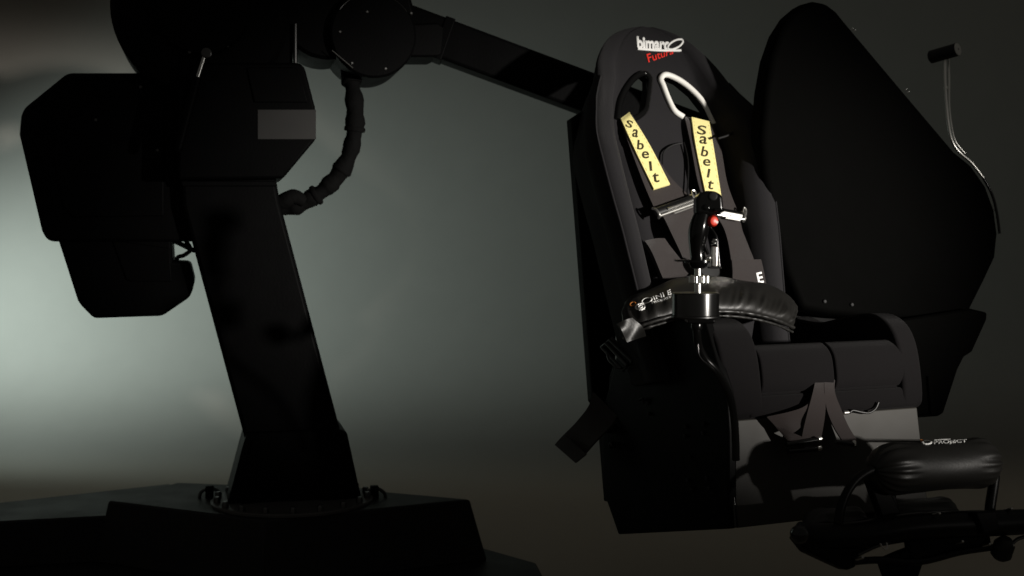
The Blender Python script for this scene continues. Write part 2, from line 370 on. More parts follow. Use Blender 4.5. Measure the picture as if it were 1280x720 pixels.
# ------------------------------------------------------------------ racing seat
seat = thing('racing_chair', 'black fabric bucket racing seat with winged headrest and two harness slots', 'seat', SEAT)
CX = .272
def cxz(z): return interp(z, [.34, .53, .735, .95, 1.2, 1.4], [.165, .183, .216, .241, .288, .307])
WZ = [.34, .40, .53, .735, .90, .98, 1.057, 1.12, 1.20, 1.25, 1.29, 1.325, 1.35, 1.37, 1.382, 1.389]
WV = [.216, .226, .242, .270, .292, .298, .284, .262, .220, .203, .181, .154, .127, .091, .055, .02]
DZ = [.34, .53, .75, .95, 1.08, 1.18, 1.26, 1.33, 1.39]; DV = [.15, .155, .16, .165, .125, .07, .036, .014, .004]
def smooth_curve(xs, ys, x):
    import bisect
    n = len(xs); i = max(0, min(n-2, bisect.bisect_right(xs, x) - 1)); h = xs[i+1] - xs[i]; t = (x - xs[i]) / h
    def sl(j):
        if j == 0: return (ys[1]-ys[0])/(xs[1]-xs[0])
        if j == n-1: return (ys[-1]-ys[-2])/(xs[-1]-xs[-2])
        return (ys[j+1]-ys[j-1])/(xs[j+1]-xs[j-1])
    return (2*t**3-3*t*t+1)*ys[i] + (t**3-2*t*t+t)*h*sl(i) + (-2*t**3+3*t*t)*ys[i+1] + (t**3-t*t)*h*sl(i+1)
def section(z):
    w = smooth_curve(WZ, WV, z); d = interp(z, DZ, DV); y = spine(z); k = min(1, w / .12)
    g = interp(z, [.36, .42, .96, 1.06], [0, 1, 1, 0]); bk = .036 * k + .022 * g
    def half(d): return [(0, 0), (.32, -.001), (.43, .002*g - .002), (.49, .024*g - .003), (.55, .030*g - .003), (.60, .018*g - .005), (.645, -.2*d), (.69, -.58*d), (.75, -.86*d), (.82, -.98*d), (.89, -d), (.945, -.94*d), (.985, -.83*d), (1.0, -.69*d), (.99, -.55*d), (.955, -.44*d), (.92, -.30*d), (.90, 0), (.87, bk*.8), (.82, bk), (.6, bk), (.3, bk), (0, bk)]
    R_, L_ = half(d * interp(z, [.9, 1.08], [.66, 1])), half(d)
    cx = cxz(z)
    pts = [(cx + u * w, y + v) for u, v in R_] + [(cx - u * w, y + v) for u, v in L_[-2:0:-1]]
    return [Vector((x, yy, z)) for x, yy in pts]
bm = bmesh.new(); rings = []
zl = [.34 + (1.30 - .34) * i / 40 for i in range(41)] + [1.305 + .0025 * i for i in range(1, 34)] + [1.389]
zl = [z for z in zl if z <= 1.389]
for z in zl: rings.append([bm.verts.new(p) for p in section(z)])
n = len(rings[0])
for i in range(len(rings)-1):
    for k in range(n): bm.faces.new((rings[i][k], rings[i][(k+1) % n], rings[i+1][(k+1) % n], rings[i+1][k]))
bm.faces.new(rings[0][::-1]); bm.faces.new(rings[-1])
shell = link('backrest', bm, 'seat_fabric', seat, smooth=True)
hole_px = [(828, 108), (825, 99), (832, 94), (850, 102), (868, 117), (882, 135), (892, 156), (872, 156), (853, 147), (842, 139), (835, 126)]
hole = [onback(x, y) for x, y in hole_px]
def cutter(pts):
    bm = prism([Vector((p.x, p.y - .12, p.z)) for p in pts], (0, .26, 0)); me = bpy.data.meshes.new('cut'); bmesh.ops.recalc_face_normals(bm, faces=bm.faces[:]); bm.to_mesh(me); bm.free()
    o = bpy.data.objects.new('cut', me); C.objects.link(o); o.matrix_world = SEAT; return o
mirror = [Vector((2*cxz(p.z) - p.x, p.y, p.z)) for p in hole]; mi = max(p.x for p in mirror)
mirror = [Vector((mi - .006 + (p.x - mi) * .74, p.y, p.z)) for p in mirror]
cuts = [cutter(hole), cutter(mirror)]
for c in cuts:
    b = shell.modifiers.new('hole', 'BOOLEAN'); b.operation = 'DIFFERENCE'; b.solver = 'EXACT'; b.object = c
dg = bpy.context.evaluated_depsgraph_get(); dg.update()
me = bpy.data.meshes.new_from_object(shell.evaluated_get(dg)); shell.modifiers.clear(); shell.data = me; me.name = 'backrest'
for p in me.polygons: p.use_smooth = True
me.set_sharp_from_angle(angle=R(55))
for c in cuts: bpy.data.objects.remove(c)
def trim(pts, m, label):
    q = [Vector((p.x, spine(p.z) - .005, p.z)) for p in pts]
    o = tube('slot_trim', q, .0085, m, seat, n=6, seg=12); o['label'] = label
order = [6, 5, 4, 3, 2, 1, 0, 10, 9, 8]
trim([hole[i] for i in order], 'trim_white', 'white rubber edging of the harness slot')
trim([mirror[i] for i in order + [7]], 'shell_gloss', 'black edging of the other harness slot')
# piping along both bolster crests
for s in (-1, 1):
    pts = []
    for z in [.36 + i * .04 for i in range(22)]:
        w = smooth_curve(WZ, WV, z); d = interp(z, DZ, DV) * (interp(z, [.9, 1.08], [.66, 1]) if s > 0 else 1); pts.append((cxz(z) + s * .955 * w, spine(z) - .93 * d, z))
    tube('seam', pts, .003, 'seat_fabric', seat, n=3, seg=8)
# seat base
def bolster(x0, x1):
    prof = [(.02, .232), (-.012, .25), (-.018, .34), (-.008, .405), (.02, .447), (.07, .472), (.15, .478), (.30, .475), (.40, .50), (.44, .40), (.42, .232)]
    q = catmull([(x0, y, z) for y, z in prof[:-1]], 4) + [Vector((x0, prof[-1][0], prof[-1][1]))]
    return link('thigh_bolster', prism(q, (x1 - x0, 0, 0)), 'pad_fabric', seat, bevel=.034, seg=5)
bolster(-.012, .092); bolster(.498, .560)
S('outer_shell', [(772, 520), (772, 470), (792, 415), (830, 397), (880, 397), (905, 425), (910, 520)], .02, -.028, 'pod_paint', seat, .008, 0)
box('seat_pan', (.05, .0, .225), (.55, .46, .30), 'pad_fabric', seat, .012, 3)
def pad(x0, x1):
    prof = [(.03, .288), (-.006, .292), (-.016, .31), (-.018, .34), (-.014, .372), (.006, .396), (.04, .404), (.2, .392), (.37, .40), (.37, .288)]
    q = catmull([(x0, y, z) for y, z in prof[1:8]], 4); q = [Vector((x0, .03, .288))] + q + [Vector((x0, .37, .40)), Vector((x0, .37, .288))]
    return link('seat_pad', prism(q, (x1 - x0, 0, 0)), 'pad_fabric', seat, bevel=.016, seg=4)
pad(.094, .298); pad(.304, .512)
box('lower_cushion', (.055, -.012, .238), (.545, .10, .287), 'pad_fabric', seat, .010, 3)
box('lumbar_pad', (.10, .33, .36), (.44, .40, .56), 'seat_fabric', seat, .03, 4)
tube('cable', [onback(x, y, .06) for x, y in ((921, 128), (927, 142), (922, 158), (912, 168), (898, 173))], .0032, 'black_rubber', seat)
tube('wire', [onback(x, y, .012) for x, y in ((855, 178), (860, 200), (860, 225), (858, 250))], .0022, 'dark_steel', seat)
tube('wire', [onback(x, y, .010) for x, y in ((828, 205), (830, 190), (840, 182), (852, 179))], .0026, 'black_rubber', seat)
# printed badge on the headrest
hb = bvh_of(shell); hs = on_cover(hb, .0022, onback); hs2 = on_cover(hb, .0034, onback)
badge = text_on('lettering', 'bimarc', [(797, 61), (836, 63.5), (837, 47.5), (795.5, 45)], hs, 'print_white', seat, .045)
el = []
for k in range(29):
    a = 2*math.pi*k/28; u, v = 10.5 * math.cos(a), 4.6 * math.sin(a); c, s = math.cos(R(-28)), math.sin(R(-28))
    el.append(hs(844 + u*c - v*s, 55.5 + u*s + v*c))
link('letter_o', sweep(el, .0031, 8, cap=False), 'print_white', badge, smooth=True)
tube('underline', [hs(x, y) for x, y in ((797, 60.8), (815, 62.4), (833, 63.2), (851, 63))], .0036, 'print_white', badge, n=3, seg=8)
lathe('dot', hs(852.8, 49), (0, 1, 0), [(0, .0018), (.001, .0026), (.003, .0026)], 'print_white', badge, 10)
text_on('lettering', 'Futura', [(811, 78), (842, 67), (841, 60), (806, 68)], hs2, 'print_red', seat, .006, .2)

# ------------------------------------------------------------------ harness
har = thing('racing_harness', 'brown-black racing harness with yellow shoulder pads lettered on the seat', 'harness', SEAT)
def strap(name, rows, m, **k): return ribbon(name, [(onback(r[0], r[1], r[4]), onback(r[2], r[3], r[5] if len(r) > 5 else r[4])) for r in rows], m, har, **k)
strap('shoulder_strap', [(775, 153, 790, 144, -.045), (777, 156, 791, 146, .010), (790, 192, 813, 184, .022), (806, 234, 839, 223, .028), (819, 264, 865, 248, .03)], 'webbing')
strap('shoulder_strap', [(858, 150, 890, 157, -.045), (856, 148, 891, 156, .008), (863, 180, 901, 187, .022), (872, 228, 909, 230, .03), (884, 264, 923, 268, .034)], 'webbing')
Y1 = [(776, 149, 787, 141, .010), (779, 156, 790, 147, .02), (786, 172, 801, 164, .026), (797, 196, 815, 188, .029), (817, 237, 837, 231, .035)]
y1 = strap('shoulder_pad', Y1, 'yellow_cloth', th=.006)
Y2 = [(864, 147, 886, 152.5, .016), (867, 170, 890, 176, .027), (872, 198, 894.5, 204, .031), (881, 240, 901, 246, .038)]
y2 = strap('shoulder_pad', Y2, 'yellow_cloth', th=.006)
def stitches(rows, par):
    for s0 in (.09, .91):
        pts = catmull([Vector(r[0]).lerp(Vector(r[1]), s0) for r in rows], 10); bm = bmesh.new()
        for i in range(0, len(pts) - 1, 2):
            a, b = pts[i], pts[i].lerp(pts[i+1], .8); w = Vector((.0007, 0, 0)); n = Vector((0, -.0036, .0))
            vs = [bm.verts.new(q) for q in (a - w + n, a + w + n, b + w + n, b - w + n)]; bm.faces.new(vs)
        link('stitching', bm, 'stitch', par)
stitches([(onback(r[0], r[1], r[4]), onback(r[2], r[3], r[4])) for r in Y1], y1)
stitches([(onback(r[0], r[1], r[4]), onback(r[2], r[3], r[4])) for r in Y2], y2)
def letters(word, cells, par):
    sfc = on_cover(bvh_of(par), .0018, onback)
    for ch, (cx, cy, w, h, rot) in zip(word, cells):
        c, s = math.cos(R(rot)), math.sin(R(rot))
        q = [(cx + u*w/2*c - v*h/2*s, cy + u*w/2*s + v*h/2*c) for u, v in ((-1, 1), (1, 1), (1, -1), (-1, -1))]
        text_on('letter', ch, q, sfc, 'print_dark', par, .012)
letters('Sabelt', [(787, 155, 8, 9, 20), (794.5, 166.5, 7, 10, 10), (801, 181, 8, 12, 4), (807, 193.5, 8.5, 9, 0), (813.5, 207.5, 2.8, 12, -6), (820, 222, 8, 12, -6)], y1)
letters('Sabelt', [(877.5, 162.5, 11, 11.5, 8), (879.5, 175, 9.5, 9.5, 8), (881.5, 189.5, 8.5, 12.5, 12), (883.7, 203, 9, 8.5, 8), (886, 216.5, 2.6, 11, 10), (888.5, 231, 7.5, 11, 10)], y2)
strap('lower_strap', [(828, 270, 866, 255, .036), (838, 292, 872, 285, .05), (852, 318, 882, 318, .06), (864, 350, 890, 350, .07)], 'webbing', wave=.003)
strap('lower_strap', [(893, 268, 925, 277, .04), (905, 290, 932, 296, .05), (913, 315, 945, 318, .058), (915, 338, 950, 340, .062), (914, 358, 952, 362, .062)], 'webbing', wave=.004)
strap('lap_pad', [(805, 303, 830, 300, .06), (815, 322, 845, 318, .075), (828, 348, 862, 344, .085)], 'webbing', th=.012, wave=.004)
e = strap('lap_pad', [(914, 326, 957, 325, .080), (915, 342, 960, 342, .084), (914, 362, 963, 364, .086)], 'webbing', th=.008)
text_on('lettering', 'E', [(948, 354, ), (955, 353), (952, 339.5), (945, 341)], on_cover(bvh_of(e), .0018, onback), 'print_white', e, .02)
def adjuster(a, b, off):
    p, q = onback(*a, off), onback(*b, off); d = (q - p); u = d.normalized(); up = Vector((0, .35, .94)); nn = u.cross(up).normalized(); up = nn.cross(u).normalized()
    if nn.y > 0: nn = -nn
    t = thing('tmp', '', ''); bpy.data.objects.remove(t)
    bar = link('adjuster', sweep([p - u * .004, q + u * .004], .013, 20, flat=(1, .75), hint=up), 'dark_steel', har, smooth='auto')
    L = lambda s, z, f: p.lerp(q, s) + up * z + nn * f
    tube('lower_bar', [L(-.06, -.014, .006), L(1.04, -.014, .006)], .0052, 'chrome', bar, seg=10)
    tube('spring_bar', [L(.30, -.022, .010), L(.85, -.022, .010)], .0036, 'chrome', bar, seg=8)
    tube('upper_bar', [L(.2, -.006, .0125), L(.95, -.006, .0125)], .003, 'chrome', bar, seg=8)
    for s in (-.07, 1.06):
        tube('end_cheek', [L(s, .014, .0), L(s, .004, .010), L(s, -.012, .010), L(s, -.018, .0)], .0035, 'chrome', bar, seg=8)
    tube('release_loop', [L(1.02, .0, .008), L(1.08, .02, .012), L(1.15, .014, .012), L(1.10, -.004, .01)], .0022, 'chrome', bar, seg=8)
adjuster((822, 265), (864, 250), .045); adjuster((893, 264), (926, 270), .05)
cb = lathe('buckle', onback(880, 340, .10), (0, -1, .2), [(0, .03), (.004, .034), (.022, .034), (.028, .028)], 'dark_steel', har, 28)
# crotch straps hanging over the front edge
def fstrap(name, rows, m='webbing', **k): return ribbon(name, [(on(r[0], r[1], SEAT, 1, r[4]), on(r[2], r[3], SEAT, 1, r[4])) for r in rows], m, har, **k)
fstrap('crotch_strap', [(1020, 470, 1036, 470, .0), (1016, 489, 1032, 489, -.026), (1009, 515, 1031, 516, -.04), (1003, 540, 1027, 542, -.046), (1001, 556, 1024, 556, -.05)])
fstrap('crotch_strap', [(1030, 470, 1044, 470, .0), (1030, 488, 1043, 490, -.026), (1033, 512, 1051, 512, -.036), (1042, 534, 1060, 533, -.042), (1055, 555, 1071, 551, -.05)])
fstrap('crotch_strap', [(1014, 500, 1014, 516, -.02), (1000, 510, 1004, 531, -.036), (982, 516, 990, 541, -.042), (958, 521, 976, 541, -.03)], wave=.004)
fstrap('crotch_strap', [(958, 521, 966, 530, -.026), (972, 530, 976, 541, -.034), (988, 540, 990, 556, -.046), (1006, 548, 1006, 562, -.05)], wave=.003)
for (x0, y0, x1, y1) in ((983, 556, 1026, 549), (985, 564, 1026, 561)):
    tube('buckle_bar', [on(x0, y0, SEAT, 1, -.056), on(x1, y1, SEAT, 1, -.06)], .0055, 'shell_gloss', har, seg=12)
lathe('buckle_tip', on(1022, 549, SEAT, 1, -.063), (1, 0, .15), [(0, .004), (.002, .0055), (.009, .0055), (.011, .003)], 'chrome', har, 14)
lathe('buckle_tip', on(1022, 561, SEAT, 1, -.063), (1, 0, .15), [(0, .004), (.002, .0055), (.009, .0055), (.011, .003)], 'chrome', har, 14)
lathe('buckle_tip', on(1068, 558, SEAT, 1, -.055), (0, 0, 1), [(0, .003), (.002, .005), (.012, .005), (.014, .003)], 'chrome', har, 14)
tube('buckle_bar', [on(1044, 552, SEAT, 1, -.052), on(1069, 556, SEAT, 1, -.054)], .006, 'shell_gloss', har, seg=12)
lathe('anchor_bolt', on(1054, 516, SEAT, 1, -.020), (1, 0, 0), [(0, .003), (.001, .005), (.014, .005), (.015, .003)], 'chrome', har, 14)
tube('anchor_cable', [on(x, y, SEAT, 1, -.018) for x, y in ((1062, 516), (1066, 513), (1076, 515), (1086, 516), (1094, 511), (1098, 503))], .0028, 'dark_steel', har)

# ------------------------------------------------------------------ leather lap cushion
lap = thing('lap_cushion', 'black leather lap cushion with printed emblem lying across the seat', 'cushion', SEAT)
top_e = [(783, 392, .25), (800, 372, .28), (838, 357, .285), (878, 352, .28), (918, 354, .28), (950, 361, .285), (974, 375, .29), (987, 390, .29)]
bot_e = [(779, 416, .17), (808, 404, .13), (848, 393, .108), (885, 389, .10), (917, 389, .10), (946, 393, .11), (972, 400, .125), (992, 409, .15)]
TE = catmull([on(x, y, SEAT, 1, v) for x, y, v in top_e], 12); BE = catmull([on(x, y, SEAT, 1, v) for x, y, v in bot_e], 12)
N = len(TE); K = 18; bm = bmesh.new(); front = []; back = []
for i in range(N):
    t = i / (N - 1); al = (TE[min(i+1, N-1)] - TE[max(i-1, 0)]).normalized(); ac = (BE[i] - TE[i]).normalized(); nn = al.cross(ac).normalized()
    if nn.y > 0: nn = -nn
    e = min(1, min(t, 1 - t) / .13); f = []; b = []
    for k in range(K + 1):
        v = k / K; x = 2 * v - 1; th = (max(0, 1 - x * x) ** .5) * (.25 + .75 * math.sqrt(max(0, 1 - (1 - e) ** 2)))
        fold = max(0, v - .45) / .55; fold = fold * fold * (3 - 2 * fold)
        wr = .010 * fold * noise.noise(Vector((t * 34, v * 1.3, 2))) + .006 * fold * noise.noise(Vector((t * 75, v, 5))) + .009 * noise.noise(Vector((t * 7, v * 2.2, 0))) + .010 * (1 - e) * noise.noise(Vector((t * 50, v * 9, 8)))
        p = TE[i].lerp(BE[i], v); edge = min(1, min(v, 1 - v) * 9)
        f.append(bm.verts.new(p + nn * (.034 * th + wr * edge))); b.append(bm.verts.new(p - nn * .026 * th) if 0 < k < K else f[-1])
    front.append(f); back.append(b)
for i in range(N - 1):
    for k in range(K):
        bm.faces.new((front[i][k], front[i][k+1], front[i+1][k+1], front[i+1][k])); bm.faces.new((back[i][k], back[i+1][k], back[i+1][k+1], back[i][k+1]))
for F_, B_ in ((front[0], back[0]), (front[-1], back[-1])):
    for k in range(K):
        q = [F_[k], F_[k+1], B_[k+1], B_[k]]; q = list(dict.fromkeys(q))
        if len(q) > 2: bm.faces.new(q)
cover = link('cover', bm, 'leather', lap, smooth=True)
s = cover.modifiers.new('sub', 'SUBSURF'); s.levels = 1; s.render_levels = 1
# stitched hem along the front lower edge and a puckered end flap
hem = [on(x, y + .6, SEAT, 1, v - .003) for x, y, v in bot_e]
tube('hem', hem, lambda t: .0045 + .003 * noise.noise(Vector((t * 30, 1, 0))), 'leather', lap, n=14, jit=.1)
tube('hem', [p + Vector((0, .006, -.010)) for p in hem], lambda t: .0035 + .003 * noise.noise(Vector((t * 34, 4, 0))), 'leather', lap, n=14, jit=.1)
fl = [((771, 405), (790, 398), .17), ((776, 415), (803, 408), .165), ((784, 428), (806, 420), .165)]
ribbon('end_flap', [(on(*a, SEAT, 1, v - .05), on(*b, SEAT, 1, v - .06)) for a, b, v in fl], 'leather', lap, th=.010, wave=.006)
bv = bvh_of(cover)
lc = on_cover(bv, .0022)
def ring_mark(name, cx, cy, rx, ry, rot, r, m, par, surf, teeth=0):
    pts = []; K = 48
    for k in range(K + 1):
        a = 2*math.pi*k/K; q = 1 + (.12 * (1 if (k // 2) % 2 else -.3) if teeth else 0); u, v = rx*math.cos(a)*q, ry*math.sin(a)*q; c, s2 = math.cos(R(rot)), math.sin(R(rot))
        pts.append(surf(cx + u*c - v*s2, cy + u*s2 + v*c))
    return link(name, sweep(pts, r, 6, cap=False), m, par, smooth=True)
ring_mark('emblem_gear', 800.5, 383.5, 5.6, 3.6, -8, .0018, 'print_white', lap, lc, 1)
ring_mark('emblem_gear', 800.5, 383.5, 2.4, 1.6, -8, .0013, 'print_white', lap, lc)
ring_mark('emblem_ring', 808.5, 375.8, 6.4, 3.0, -18, .0017, 'print_white', lap, lc)
ring_mark('emblem_gear', 791, 380, 3.4, 2.2, -20, .0012, 'print_orange', lap, lc, 1)
text_on('lettering', 'INI E', [(818, 374.6), (839.5, 367.5), (838, 361.5), (815.5, 370.5)], lc, 'print_white', lap, .004)
text_on('lettering', 'PROJECT', [(815, 380.3), (839.5, 372.4), (839, 369.8), (814.5, 377)], lc, 'print_white', lap, .004)

# ------------------------------------------------------------------ joystick on its bent stalk
JY = 2.66
JM = Matrix.Translation(at(870, 400, JY))
joy = thing('joystick', 'black glossy joystick with red button on a round drum before the seat', 'joystick', JM)
JI = JM.inverted()
J = lambda px, py, dy=0.0: JI @ at(px, py, JY + dy)
k = JY / F                                        # metres per photo pixel at the stick
drum = lathe('drum', J(869.5, 398), (0, 0, 1), [(0, 29*k), (.002, 30*k), (.006, 30.3*k), (.0075, 29.2*k), (31*k, 29.2*k), (32*k, 28.5*k), (32*k, 10*k)], 'drum_gloss', joy, 56)
lathe('drum_rim', J(869.5, 397.2), (0, 0, 1), [(0, 29.6*k), (.0015, 30.6*k), (.004, 30.6*k), (.0055, 29.6*k)], 'dark_steel', drum, 56)
lathe('drum_rim', J(869.5, 367.4), (0, 0, 1), [(0, 29.0*k), (.001, 29.6*k), (.002, 29.6*k), (.003, 28.4*k)], 'dark_steel', drum, 56)
box('bracket', tuple(J(858, 404) + Vector((0, -.02, 0))), tuple(J(892, 397) + Vector((0, .03, 0))), 'shell_gloss', joy, .003)
tube('shaft', [J(872.5, 372), J(872.5, 332)], .0072, 'chrome', joy, seg=18)
# knurled collar
bm = bmesh.new(); c0 = J(873.5, 354); rr = []
for z in (0, .0015, .0145, .016):
    e_ = .0015 if z in (0, .016) else 0
    rr.append([bm.verts.new(c0 + Vector((math.cos(2*math.pi*q/72) * (.0205 - e_ - (.0016 if q % 3 == 0 else 0)), math.sin(2*math.pi*q/72) * (.0205 - e_ - (.0016 if q % 3 == 0 else 0)), z))) for q in range(72)])
for i in range(3):
    for q in range(72): bm.faces.new((rr[i][q], rr[i][(q+1) % 72], rr[i+1][(q+1) % 72], rr[i+1][q]))
bm.faces.new(rr[0][::-1]); bm.faces.new(rr[-1]); link('knurled_collar', bm, 'chrome', joy)
lathe('grip_flange', J(873, 336), (0, 0, 1), [(0, .010), (.004, .017), (.012, .020), (.0135, .030), (.018, .030), (.019, .022)], 'shell_gloss', joy, 36)
box('palm_rest', tuple(J(845, 327) + Vector((0, -.02, 0))), tuple(J(870, 324.5) + Vector((0, .03, 0))), 'shell_gloss', joy, .0015)
gp = [J(x, y) for x, y in ((873, 328), (871.5, 312), (872, 296), (875, 280), (879, 266), (883, 254))]
tube('grip', gp, lambda t: .0185 + .004 * math.sin(t * 3.0) - .002 * math.sin(t * 9), 'shell_gloss', joy, n=8, seg=24, flat=(1.15, .85), hint=(0, 1, 0))
q = [J(868, 268), J(868.5, 250), J(872, 242), J(880, 238.5), J(893, 239.5), J(901, 245), (J(902.5, 262)), J(898, 269), J(884, 270)]
head = link('grip_head', prism([p + Vector((0, -.024, 0)) for p in q], (0, .048, 0)), 'shell_gloss', joy, bevel=.011, seg=4)
lathe('hat_switch', J(889, 246) + Vector((0, -.02, 0)), (0, -1, .1), [(0, .009), (.006, .009), (.008, .006)], 'black_rubber', head, 20)
lathe('hat_switch', J(881, 260) + Vector((0, -.02, 0)), (0, -1, .1), [(0, .006), (.008, .006), (.010, .003)], 'shell_gloss', head, 20)
tube('side_bar', [J(890, 263) + Vector((0, -.03, 0)), J(902, 263) + Vector((0, -.03, 0))], .0035, 'shell_gloss', head, seg=12)
lathe('red_button', J(886.5, 276.5) + Vector((0, -.006, 0)), (.35, -1, 0), [(0, .0115), (.016, .0115), (.0205, .0085), (.022, .003)], 'red_button', joy, 24)
lathe('button_tip', J(892.5, 277.5) + Vector((.0, -.020, 0)), (.8, -1, 0), [(0, .004), (.004, .004), (.005, .002)], 'trim_white', joy, 14)
tube('trigger_guard', [J(x, y, -.01) for x, y in ((882, 284), (879, 295), (881, 308), (885, 318))], .0035, 'shell_gloss', joy)
tube('trigger_guard', [J(x, y, -.01) for x, y in ((887, 283), (895, 295), (897, 310), (899, 333))], .0028, 'shell_gloss', joy)
box('trigger_plate', tuple(J(888, 333) + Vector((0, -.018, 0))), tuple(J(895.5, 308) + Vector((0, -.006, 0))), 'chrome', joy, .002)
tube('trigger_spring', [J(x, y, -.016) for x, y in ((889, 306), (894, 304), (890, 302), (895, 300), (891, 299))], .0013, 'steel', joy, seg=8)
box('trigger_foot', tuple(J(884, 335.5) + Vector((0, -.022, 0))), tuple(J(900, 333) + Vector((0, .0, 0))), 'dark_steel', joy, .001)
lathe('screw', J(884, 322) + Vector((0, -.022, 0)), (.3, -1, 0), [(0, .003), (.005, .003), (.006, .001)], 'chrome', joy, 12)
tube('stalk', [J(871, 400), J(871, 415), J(873, 432, .01), J(881, 448, .02), J(894, 462, .03), J(906, 480, .05), J(914, 500, .07), J(918, 525, .09), J(919.5, 552, .10), J(920, 575, .105)], .0085, 'shell_gloss', joy, n=8, seg=18)
tube('stalk_cable', [J(872, 430, .0), J(874, 445, .0), J(885, 457, .01), J(897, 468, .03), J(904, 482, .045)], .0028, 'shell_gloss', joy)
lathe('stalk_clamp', J(871, 412), (0, 0, 1), [(0, .0105), (.002, .012), (.012, .012), (.014, .0105)], 'shell_gloss', joy, 20)

# ------------------------------------------------------------------ side cover and lever behind the seat
cov = thing('side_cover', 'big matt black rounded cover panel standing behind the seat', 'cover', SEAT)
top = [(985, 340), (968, 280), (956, 215), (953, 170), (958, 110), (965, 70), (976, 38), (990, 16), (1004, 4), (1018, 0), (1034, 3), (1047, 13), (1060, 29), (1128, 110), (1194, 188), (1216, 206), (1234, 232), (1245, 262), (1249, 292), (1246, 322), (1232, 352), (1214, 388), (1200, 400), (1120, 398), (1040, 392), (1004, 385)]
main = S('panel', top, .395, .07, 'cover_plastic', cov, .018, seg=4)
for x, y in ((1065, 36), (1068, 38), (1132, 112), (1135, 115), (1243, 262)):
    lathe('screw', on(x - 1, y + 1, SEAT, 1, .40), (.6, -.7, .5), [(0, .003), (.006, .003), (.008, .0015)], 'steel', main, 12)
S('lower_bracket', [(1118, 400), (1214, 385), (1235, 390), (1234, 400), (1216, 440), (1206, 446), (1198, 462), (1180, 517), (1174, 520), (1146, 520), (1118, 520)], .36, .16, 'cover_plastic', cov, .008)
S('bracket_rib', [(1160, 470), (1166, 470), (1170, 518), (1164, 518)], .352, .012, 'cover_plastic', cov, .002)
box('mount_arm', (.46, .30, .10), (.66, .56, .30), 'cover_plastic', cov, .008)
box('back_brace', (.52, .44, .55), (.62, .70, .68), 'cover_plastic', cov, .008)
link('boom_flange', prism([SEAT.inverted() @ at(x, y, 3.93) for x, y in ((945, 150), (1020, 175), (1020, 260), (945, 250))], SEAT.inverted().to_3x3() @ Vector((-.02, -.10, 0))), 'cover_plastic', cov, bevel=.004)
for i, (x, y) in enumerate(((1064, 381), (1030, 377))): bolt('bolt', on(x, y, SEAT, 1, .395), (0, -1, 0), .006, .006, 'black_rubber', main)

lev = thing('hand_lever', 'black cylinder grip with grey end cap on a bent steel rod', 'lever', SEAT)
A = lambda px, py, y=.385: on(px, py, SEAT, 1, y)
g0, g1 = A(1163, 68), A(1196, 65.5)
ax = Vector((.32, -.945, 0)).normalized()
mid = (g0 + g1) / 2; L = .088
grip = lathe('grip', mid - ax * L/2, ax, [(0, .016), (.003, .0195), (L - .002, .0195), (L, .0185)], 'black_rubber', lev, 36)
lathe('end_cap', mid + ax * (L/2 - .001), ax, [(0, .0185), (.003, .0185), (.004, .017)], 'cap_grey', grip, 36)
lathe('cap_mark', mid + ax * (L/2 + .0028), ax, [(0, .003), (.0006, .003)], 'dark_steel', grip, 16)
tube('rod', [A(1181.5, 72), A(1181.5, 100), A(1183, 130), A(1185.5, 155), A(1190, 176), A(1199, 190), A(1214, 203), A(1229, 222)], .0042, 'chrome', lev, seg=12)
tube('rod', [A(1185.5, 72, .40), A(1186.5, 100, .40), A(1186.5, 130, .40), A(1189, 155, .40), A(1194, 176, .40), A(1206, 192, .40)], .0030, 'chrome', lev, seg=12)
tube('rod_tail', [A(1229, 222), A(1240, 243), A(1246, 266), A(1249.5, 292)], .0042, 'shell_gloss', lev, seg=12)
lathe('rod_joint', A(1182, 108), (0.02, 0, -1), [(0, .0046), (.001, .0056), (.008, .0056), (.009, .0046)], 'chrome', lev, 14)

# ------------------------------------------------------------------ leg rest with leather rollers
leg = thing('leg_rest', 'black tubular leg rest with padded leather rollers below the seat front', 'leg rest', SEAT)
RY = -.27
B = lambda px, py, y=RY: on(px, py, SEAT, 1, y)
def roller(p0, p1, r, name='roller', gather=1.0):
    ax = (p1 - p0); L = ax.length; ax.normalize(); u = Vector((0, 0, 1)); u = (u - ax * u.dot(ax)).normalized(); w = ax.cross(u)
    bm = bmesh.new(); rings = []; N = 40; K = 72
    for i in range(N + 1):
        t = i / N; s = t - .5; tt = .5 + .5 * math.sin(math.pi * s)          # more rings near the ends
        e = min(tt, 1 - tt) * L; R0 = r * 1.1
        prof_r = r * (math.sqrt(max(0, 1 - (1 - min(1, e / R0))**2.2)) * .88 + .12) * (1 + .02 * math.sin(tt * 9))
        fold = max(0, 1 - e / (r * 1.7)); ring = []
        for k in range(K):
            a = 2*math.pi*k/K
            q = prof_r * (1 + gather * .13 * fold * math.sin(a * 17 + 1.5 * math.sin(a * 3)) * (.6 + .4 * math.sin(a * 5)) + .008 * math.sin(a * 3 + tt * 14))
            ring.append(bm.verts.new(p0 + ax * (tt * L) + u * math.cos(a) * q * .98 + w * math.sin(a) * q))
        rings.append(ring)
    for i in range(N):
        for k in range(K): bm.faces.new((rings[i][k], rings[i][(k+1) % K], rings[i+1][(k+1) % K], rings[i+1][k]))
    bm.faces.new(rings[0][::-1]); bm.faces.new(rings[-1])
    return link(name, bm, 'leather', leg, smooth=True)
r1 = roller(B(1091, 588), B(1242, 577), .054)
r2 = roller(B(1100, 648, -.20), B(1192, 643, -.20), .040)
r3 = roller(B(1008, 658, -.20), B(1080, 653, -.20), .036)
rc = on_cover(bvh_of(r1), .002)
ring_mark('emblem_gear', 1158.5, 553, 5.2, 2.0, 0, .0016, 'print_white', r1, rc, 1)
ring_mark('emblem_ring', 1150, 550.8, 4.0, 1.2, 0, .0012, 'print_orange', r1, rc)
